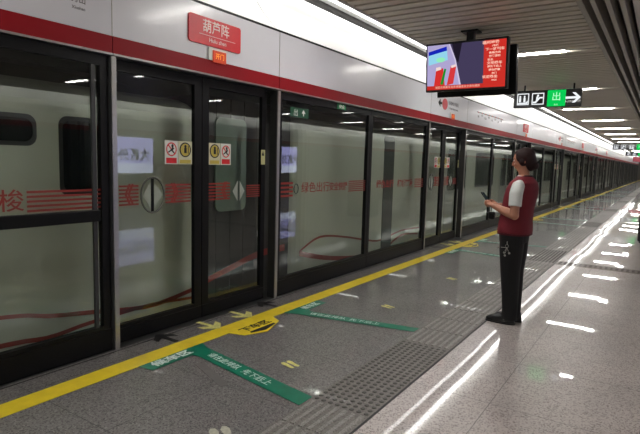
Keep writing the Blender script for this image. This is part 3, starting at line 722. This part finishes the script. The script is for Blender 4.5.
# ------------------------------------------------------------------ floor markings
yl = MB().box(-3.15, -2.985, YBACK+.2, YEND-.4, .0008, .003).build('safety_line', YEL); tag(yl, 'long yellow safety line running along the platform in front of the doors', 'floor line')
ZD = .0045
def flat(name, m, parent, pts, z=ZD, h=.001): return MB().prism(pts, 'z', z-h, z).build(name, m, parent)
def strip_pts(a, b, w):
    a = Vector(a); b = Vector(b); d = (b-a).normalized(); n = Vector((-d.y, d.x))*w/2
    return [tuple(a+n), tuple(a-n), tuple(b-n), tuple(b+n)]
GT2 = mat('tape_print', (226, 246, 238), .5, var=.1)
for i in range(0, 7):
    yb = Y0+PITCH*i
    wh = 'in front of the %s sliding doors' % ordn[i]
    # near and far queue markings
    for side in (0, 1):
        t = thing('queue_marking', '%s green angled queue tape with white lettering %s' % ('near' if side == 0 else 'far', wh), 'floor marking', (0, yb, 0), group='green queue markings')
        if side == 0:
            flat('tape', GRN, t, [(-2.983, -.15), (-2.983, .46), (-2.88, .41), (-1.737, .20), (-1.737, .06), (-2.80, .245), (-2.855, .23), (-2.855, -.13)])
            a, b = (-2.82, .33), (-1.73, .12)
            text('lettering', '候车区', .095, GT2, t, (-2.918, .10, ZD+.001), xd=(0, 1, 0), yd=(-1, 0, 0), th=.0004, sx=1.25, bold=.003)
        else:
            flat('tape', GRN, t, [(-2.983, 1.53), (-2.983, 2.11), (-2.855, 2.09), (-2.855, 1.77), (-2.80, 1.73), (-1.737, 1.91), (-1.737, 1.79), (-2.88, 1.57)])
            a, b = (-2.82, 1.655), (-1.75, 1.85)
            text('lettering', '候车区', .09, GT2, t, (-2.915, 1.89, ZD+.001), xd=(0, 1, 0), yd=(-1, 0, 0), th=.0004, bold=.002)
        d = Vector((b[0]-a[0], b[1]-a[1], 0)).normalized(); nrm = Vector((-d.y, d.x, 0))
        for s_, f in (('请在此排队', .22), ('先下后上', .56)):
            p = Vector((a[0], a[1], ZD+.001))+Vector((b[0]-a[0], b[1]-a[1], 0))*f
            text('lettering', s_, .075, GT2, t, p, xd=d, yd=nrm, th=.0004)
    # arrows: black for boarding, worn yellow for alighting
    def arrow(cx_, cy_, ang, m, lab, grp, s=1.0):
        t_ = thing('floor_arrow', lab, 'floor arrow', (cx_, cy_, 0), ang, grp)
        flat('arrow', m, t_, [(-.13*s, -.022), (.03*s, -.022), (-.03*s, -.10*s), (.035*s, -.10*s), (.13*s, 0), (.035*s, .10*s), (-.03*s, .10*s), (.03*s, .022), (-.13*s, .022)])
    arrow(-3.30, yb+.36, PI, BLK, 'nearer black arrow on the floor pointing at the %s sliding doors' % ordn[i], 'black boarding arrows')
    arrow(-3.30, yb+1.655, PI, BLK, 'farther black arrow on the floor pointing at the %s sliding doors' % ordn[i], 'black boarding arrows')
    arrow(-3.27, yb+.81, 0, LYEL, 'nearer worn yellow arrow pointing away from the %s sliding doors' % ordn[i], 'worn yellow alighting arrows', 1.1)
    arrow(-3.27, yb+1.23, 0, LYEL, 'farther worn yellow arrow pointing away from the %s sliding doors' % ordn[i], 'worn yellow alighting arrows', 1.1)
    t = thing('caution_badge', 'yellow badge with black lettering on the yellow line %s' % wh, 'floor marking', (0, yb, 0), group='yellow badges on the safety line')
    flat('badge', YEL, t, [(-2.984, .76), (-2.984, 1.36), (-2.86, 1.30), (-2.755, 1.00), (-2.84, .80)])
    flat('chevron', BLK, t, [(-2.865, .90), (-2.865, 1.22), (-2.84, 1.22), (-2.795, 1.03), (-2.84, .88)], z=ZD+.0008)
    text('lettering', '下车区', .10, BLK, t, (-2.93, 1.05, ZD+.0008), xd=(0, 1, 0), yd=(-1, 0, 0), th=.0004, sx=1.25, bold=.003)
def foot(cx_, cy_, ang, m, lab='', s=1):
    t_ = thing('footprint_sticker', lab, 'floor sticker', (cx_, cy_, 0), ang, 'footprint stickers on the dark floor')
    for dy in (-.036, .036):
        pts = [(-.09, dy-.018), (-.03, dy-.018), (.05, dy-.030), (.09, dy-.018), (.095, dy+.01), (.06, dy+.028), (0, dy+.02), (-.06, dy+.024), (-.095, dy+.01)]
        flat('footprint', m, t_, [(a*s, b*s) for a, b in pts])
PALE = mat('worn_white', (206, 206, 190), .5, var=.3, vscale=50)
foot(-2.16, 2.93, 2.9, LYEL, s=.7, lab= 'worn yellow footprint sticker beside the near green queue tape')
foot(-1.87, 1.93, 2.6, PALE, s=.9, lab= 'pale footprint sticker at the bottom picture edge beside the tactile strip')
foot(-2.28, 4.77, 2.9, LYEL, s=.7, lab= 'worn yellow footprint sticker beyond the far green queue tape')
foot(-2.21, 6.5, 2.9, LYEL, s=.7, lab= 'small worn yellow footprint sticker on the dark floor left of the staff member')
t = thing('tape_remnant', 'faint pale scuffed rectangle on the floor beside the near green queue tape', 'floor mark'); flat('scuff', mat('scuff_pale', (112, 108, 108), .5, var=.1), t, [(-2.72, 2.52), (-2.30, 2.36), (-2.27, 2.41), (-2.68, 2.58)], z=.0025)

# ------------------------------------------------------------------ staff member
SKIN = mat('skin', (178, 122, 98), .5, var=.05, vscale=20); HAIR = mat('hair_dark_brown', (40, 20, 21), .6, spec=.25, var=.3, vscale=60)
VEST = mat('vest_burgundy', (112, 16, 34), .75, var=.12, vscale=14, bump=.15); SHIRT = mat('shirt_white', (214, 216, 214), .7, var=.05, vscale=18, bump=.15)
TROU = mat('trousers_black', (11, 11, 14), .8, var=.15, vscale=14, bump=.2); SHOE = mat('shoe_black', (20, 20, 22), .35, coat=.4, var=.1)
def loops(parts, name, m, parent, vox, smooth=3):
    o = parts.build(name, m, parent, smooth=True)
    md = o.modifiers.new('r', 'REMESH'); md.mode = 'VOXEL'; md.voxel_size = vox; md.use_smooth_shade = True
    s = o.modifiers.new('s', 'SMOOTH'); s.iterations = smooth; s.factor = .5
    bpy.context.view_layer.update()
    me = bpy.data.meshes.new_from_object(o.evaluated_get(bpy.context.evaluated_depsgraph_get()))
    o.modifiers.clear(); o.data = me
    for p in me.polygons: p.use_smooth = True
    return o
FEET = Vector((-1.142, 5.045, 0)); FANG = math.radians(178)
pr = thing('person', 'staff member in burgundy vest, white sleeves and black trousers, looking at a held phone', 'person', FEET, FANG)
b = MB()
# body: x forward, y to her left
b.loft([(-.01, 0, .78, .10, .155), (-.015, 0, .95, .10, .14), (-.03, 0, 1.10, .085, .12), (-.045, 0, 1.25, .09, .14), (-.055, 0, 1.33, .08, .155), (-.06, 0, 1.375, .06, .10), (-.06, 0, 1.40, .05, .06)])
b.tube([(-.062, 0, 1.36), (-.055, 0, 1.42), (-.045, 0, 1.475)], [.052, .048, .05], 16)
for s in (-1, 1):
    b.tube([(-.01, s*.085, .86), (0, s*.075, .65), (-.01, s*.068, .47), (-.02, s*.064, .30), (-.02, s*.062, .09)], [.085, .075, .055, .052, .034], 14)
    b.tube([(-.02, s*.064, .06), (.06, s*.068, .035), (.13, s*.068, .03)], [.035, .033, .02], 10)
    # arm
    e = (-.055, s*.235, 1.045); wv = Vector((.175, s*.085 if s > 0 else -.075, 1.105))
    b.tube([(-.06, s*.12, 1.33), (-.055, s*.175, 1.31), (-.05, s*.21, 1.20), e], [.036, .040, .042, .04], 14)
    b.tube([e, tuple(Vector(e).lerp(wv, .35)), tuple(Vector(e).lerp(wv, .75)), tuple(wv)], [.041, .042, .032, .026], 14)
    b.ball(e, .041)
    # palm and five fingers closing round the phone
    pc = wv+Vector((.045, -s*.018, .012))
    b.tube([tuple(wv), tuple(wv.lerp(pc, .5)), tuple(pc+Vector((.02, -s*.006, .004)))], [.026, .034, .030], 12, flat=.6)
    for k in range(4):
        off = Vector((0, s*(.018-.0115*k)*.6, .026-.0165*k)); Lf = (.062, .07, .066, .052)[k]
        p0 = pc+off+Vector((.008, 0, 0)); p1 = p0+Vector((Lf*.45, -s*.006, .002)); p2 = p1+Vector((Lf*.25, -s*.022, .0)); p3 = p2+Vector((-.004, -s*.020, .0))
        b.tube([tuple(p0), tuple(p1), tuple(p2), tuple(p3)], [.0088, .0083, .0078, .0062], 8)
    p0 = wv+Vector((.03, -s*.01, .022)); b.tube([tuple(p0), tuple(p0+Vector((.025, -s*.012, .022))), tuple(p0+Vector((.052, -s*.020, .028)))], [.011, .0095, .0075], 8)
# head: skull, jaw, nose, lips, ears
hc = Vector((-.052, 0, 1.545))
tilt = Matrix.Rotation(math.radians(10), 4, 'Y')
h = MB()
h.ball((0, 0, .018), (.094, .074, .092)); h.ball((.022, 0, -.035), (.064, .056, .075)); h.ball((.052, 0, -.082), (.026, .028, .024))
h.tube([(.088, 0, .01), (.103, 0, -.012), (.112, 0, -.030), (.090, 0, -.040)], [.008, .010, .013, .010], 10)
h.ball((.083, 0, -.056), (.014, .024, .006)); h.ball((.080, 0, -.066), (.014, .021, .007)); h.ball((.082, 0, .028), (.014, .05, .008))
for s in (-1, 1): h.ball((-.012, s*.069, -.015), (.016, .008, .026)); h.ball((.066, s*.034, -.036), (.022, .02, .022))
me_ = bpy.data.meshes.new('x'); h.bm.to_mesh(me_); h.bm.free(); me_.transform(Matrix.Translation(hc) @ tilt); b.bm.from_mesh(me_)
body = loops(b, 'body', SKIN, pr, .0055, 3)
HT = Matrix.Translation(hc) @ tilt
for s in (-1, 1):
    e = MB().ball((0, 0, 0), (.006, .013, .007)).build('eye', mat('eye_white', (225, 220, 214), .3, var=.02), body, smooth=True); e.matrix_local = HT @ Matrix.Translation((.0845, s*.032, .006))
    MB().ball((.0045, 0, 0), (.003, .006, .006)).build('iris', BLK, e, smooth=True)
# hair with a low bun
hm = MB(); hm.ball((-.012, 0, .030), (.100, .086, .090)); hm.ball((-.052, 0, -.01), (.062, .080, .085)); hm.ball((-.045, 0, -.05), (.045, .06, .05))
for s in (-1, 1): hm.ball((.03, s*.066, .03), (.035, .016, .05))
hm.ball((.045, 0, .075), (.04, .06, .03))
hm.ball((-.092, 0, -.072), (.040, .044, .040)); hm.ball((-.055, 0, -.065), (.045, .060, .055)); hm.ball((.006, 0, -.014), (.050, .090, .058)); hm.ball((.03, 0, .05), (.055, .07, .045))
me_ = bpy.data.meshes.new('x'); hm.bm.to_mesh(me_); hm.bm.free(); me_.transform(Matrix.Scale(.90, 4, (1, 0, 0))); me_.transform(Matrix.Scale(.95, 4, (0, 0, 1))); me_.transform(HT); hb = MB(); hb.bm.from_mesh(me_)
hair = loops(hb, 'hair', HAIR, body, .005, 2)
hb = MB().tube([(-.115, .035, -.045), (-.138, .040, -.030), (-.155, .042, -.022), (-.165, .035, -.03)], .007, 8).build('hair_clip', BLK, hair, smooth=True); hb.matrix_local = HT
# white shirt sleeves and collar
sm = MB()
for s in (-1, 1): sm.tube([(-.06, s*.12, 1.325), (-.057, s*.170, 1.31), (-.05, s*.205, 1.24), (-.053, s*.225, 1.125)], [.042, .056, .058, .056], 18)
sm.loft([(-.05, 0, 1.25, .10, .15), (-.055, 0, 1.33, .092, .15), (-.058, 0, 1.375, .07, .09), (-.055, 0, 1.40, .056, .062)])
shirt = loops(sm, 'shirt', SHIRT, body, .007, 3)
# burgundy vest: chest to hip, armholes outside which the sleeves show
v = MB(); v.loft([(-.008, 0, .862, .150, .19, .9), (-.008, 0, .89, .152, .19, .9), (-.012, 0, 1.0, .142, .178, .9), (-.022, 0, 1.10, .138, .170, .9), (-.038, 0, 1.20, .142, .178, .9), (-.052, 0, 1.28, .138, .182), (-.060, 0, 1.335, .118, .172), (-.064, 0, 1.368, .088, .135), (-.064, 0, 1.395, .066, .080)], 36)
vest = loops(v, 'vest', VEST, body, .007, 3)
MB().tube([(-.062+.068*math.cos(a*PI/10), .074*math.sin(a*PI/10), 1.397+.0*a-(.012 if math.cos(a*PI/10) > 0 else 0)) for a in range(21)], .008, 8, caps=False).build('collar', mat('collar_dark', (34, 20, 26), .7, var=.1), vest, smooth=True)
MB().loft([(-.008, 0, .852, .149, .189, .9), (-.008, 0, .868, .152, .192, .9)], 36).build('hem', mat('vest_hem', (84, 14, 28), .8, var=.1), vest)
# trousers
tr = MB(); tr.loft([(-.005, 0, .78, .125, .165, .9), (-.005, 0, .86, .13, .172, .9), (-.005, 0, .92, .125, .165)], 30)
for s in (-1, 1): tr.tube([(-.008, s*.078, .88), (-.008, s*.076, .70), (-.008, s*.066, .50), (-.02, s*.062, .28), (-.026, s*.060, .12), (-.02, s*.060, .045)], [.112, .106, .088, .076, .070, .074], 20)
trou = loops(tr, 'trousers', TROU, body, .008, 3)
for s in (-1, 1):
    sh = MB(); sh.loft([(.045, s*.068, .012, .135, .045, .85), (.045, s*.068, .035, .135, .046, .85), (.03, s*.068, .06, .115, .042), (-.01, s*.066, .085, .072, .040), (-.02, s*.064, .11, .05, .038)], 24)
    so = loops(sh, 'shoe', SHOE, body, .005, 2)
    if s > 0: so.location = (.01, .0, 0)
    else: so.location = (-.02, 0, 0)
    MB().loft([(.045, s*.068, .0, .138, .047, .85), (.045, s*.068, .012, .138, .048, .85)], 24).build('sole', BLK, so)
# things she carries
def onp(t_): t_.location = FEET; t_.rotation_euler = (0, 0, FANG); return t_
ph = onp(thing('phone', 'black smartphone held upright in her two hands', 'phone'))
pm_ = Matrix.Translation((.280, .0, 1.17)) @ Matrix.Rotation(math.radians(38), 4, 'Y')
o = MB().box(-.005, .005, -.036, .036, -.07, .07, bev=.003).build('case', BLK, ph); o.matrix_local = pm_
o = MB().box(-.0062, -.0052, -.032, .032, -.062, .062).build('screen', emis('phone_glow', (120, 140, 145), .015), ph); o.matrix_local = pm_
rd = onp(thing('hand_radio', 'small black radio with round speaker hanging on a cord below her hands', 'radio'))
MB().box(.175, .235, .015, .055, .975, 1.045, bev=.01).build('case', BLK, rd); MB().cyl((.20, .058, 1.005), .026, .006, 'y').build('speaker_ring', BLACK, rd)
MB().tube([(.21, .035, 1.035), (.215, .03, 1.06), (.22, .02, 1.085)], .003, 6).build('strap', BLK, rd)
ky = onp(thing('key_bunch', 'silver key bunch hanging from her trousers just under the vest', 'keys'))
MB().tube([(.0, .20, .80+.0), (.0, .205, .785), (-.005, .203, .77)], .004, 6).build('clip', STEEL, ky)
MB().tube([(.0+.014*math.cos(a*PI/6), .203, .757+.014*math.sin(a*PI/6)) for a in range(13)], .002, 6, caps=False).build('ring', STEEL, ky)
for dx, dz in ((.075, -.005), (.012, -.075), (-.025, -.05), (.02, -.05)):
    k_ = MB().tube([(.0, .204, .745), (dx*.7, .206, .745+dz*.7)], .0028, 6); k_.ball((dx, .206, .745+dz), (.01, .003, .01)); k_.build('key', STEEL, ky)
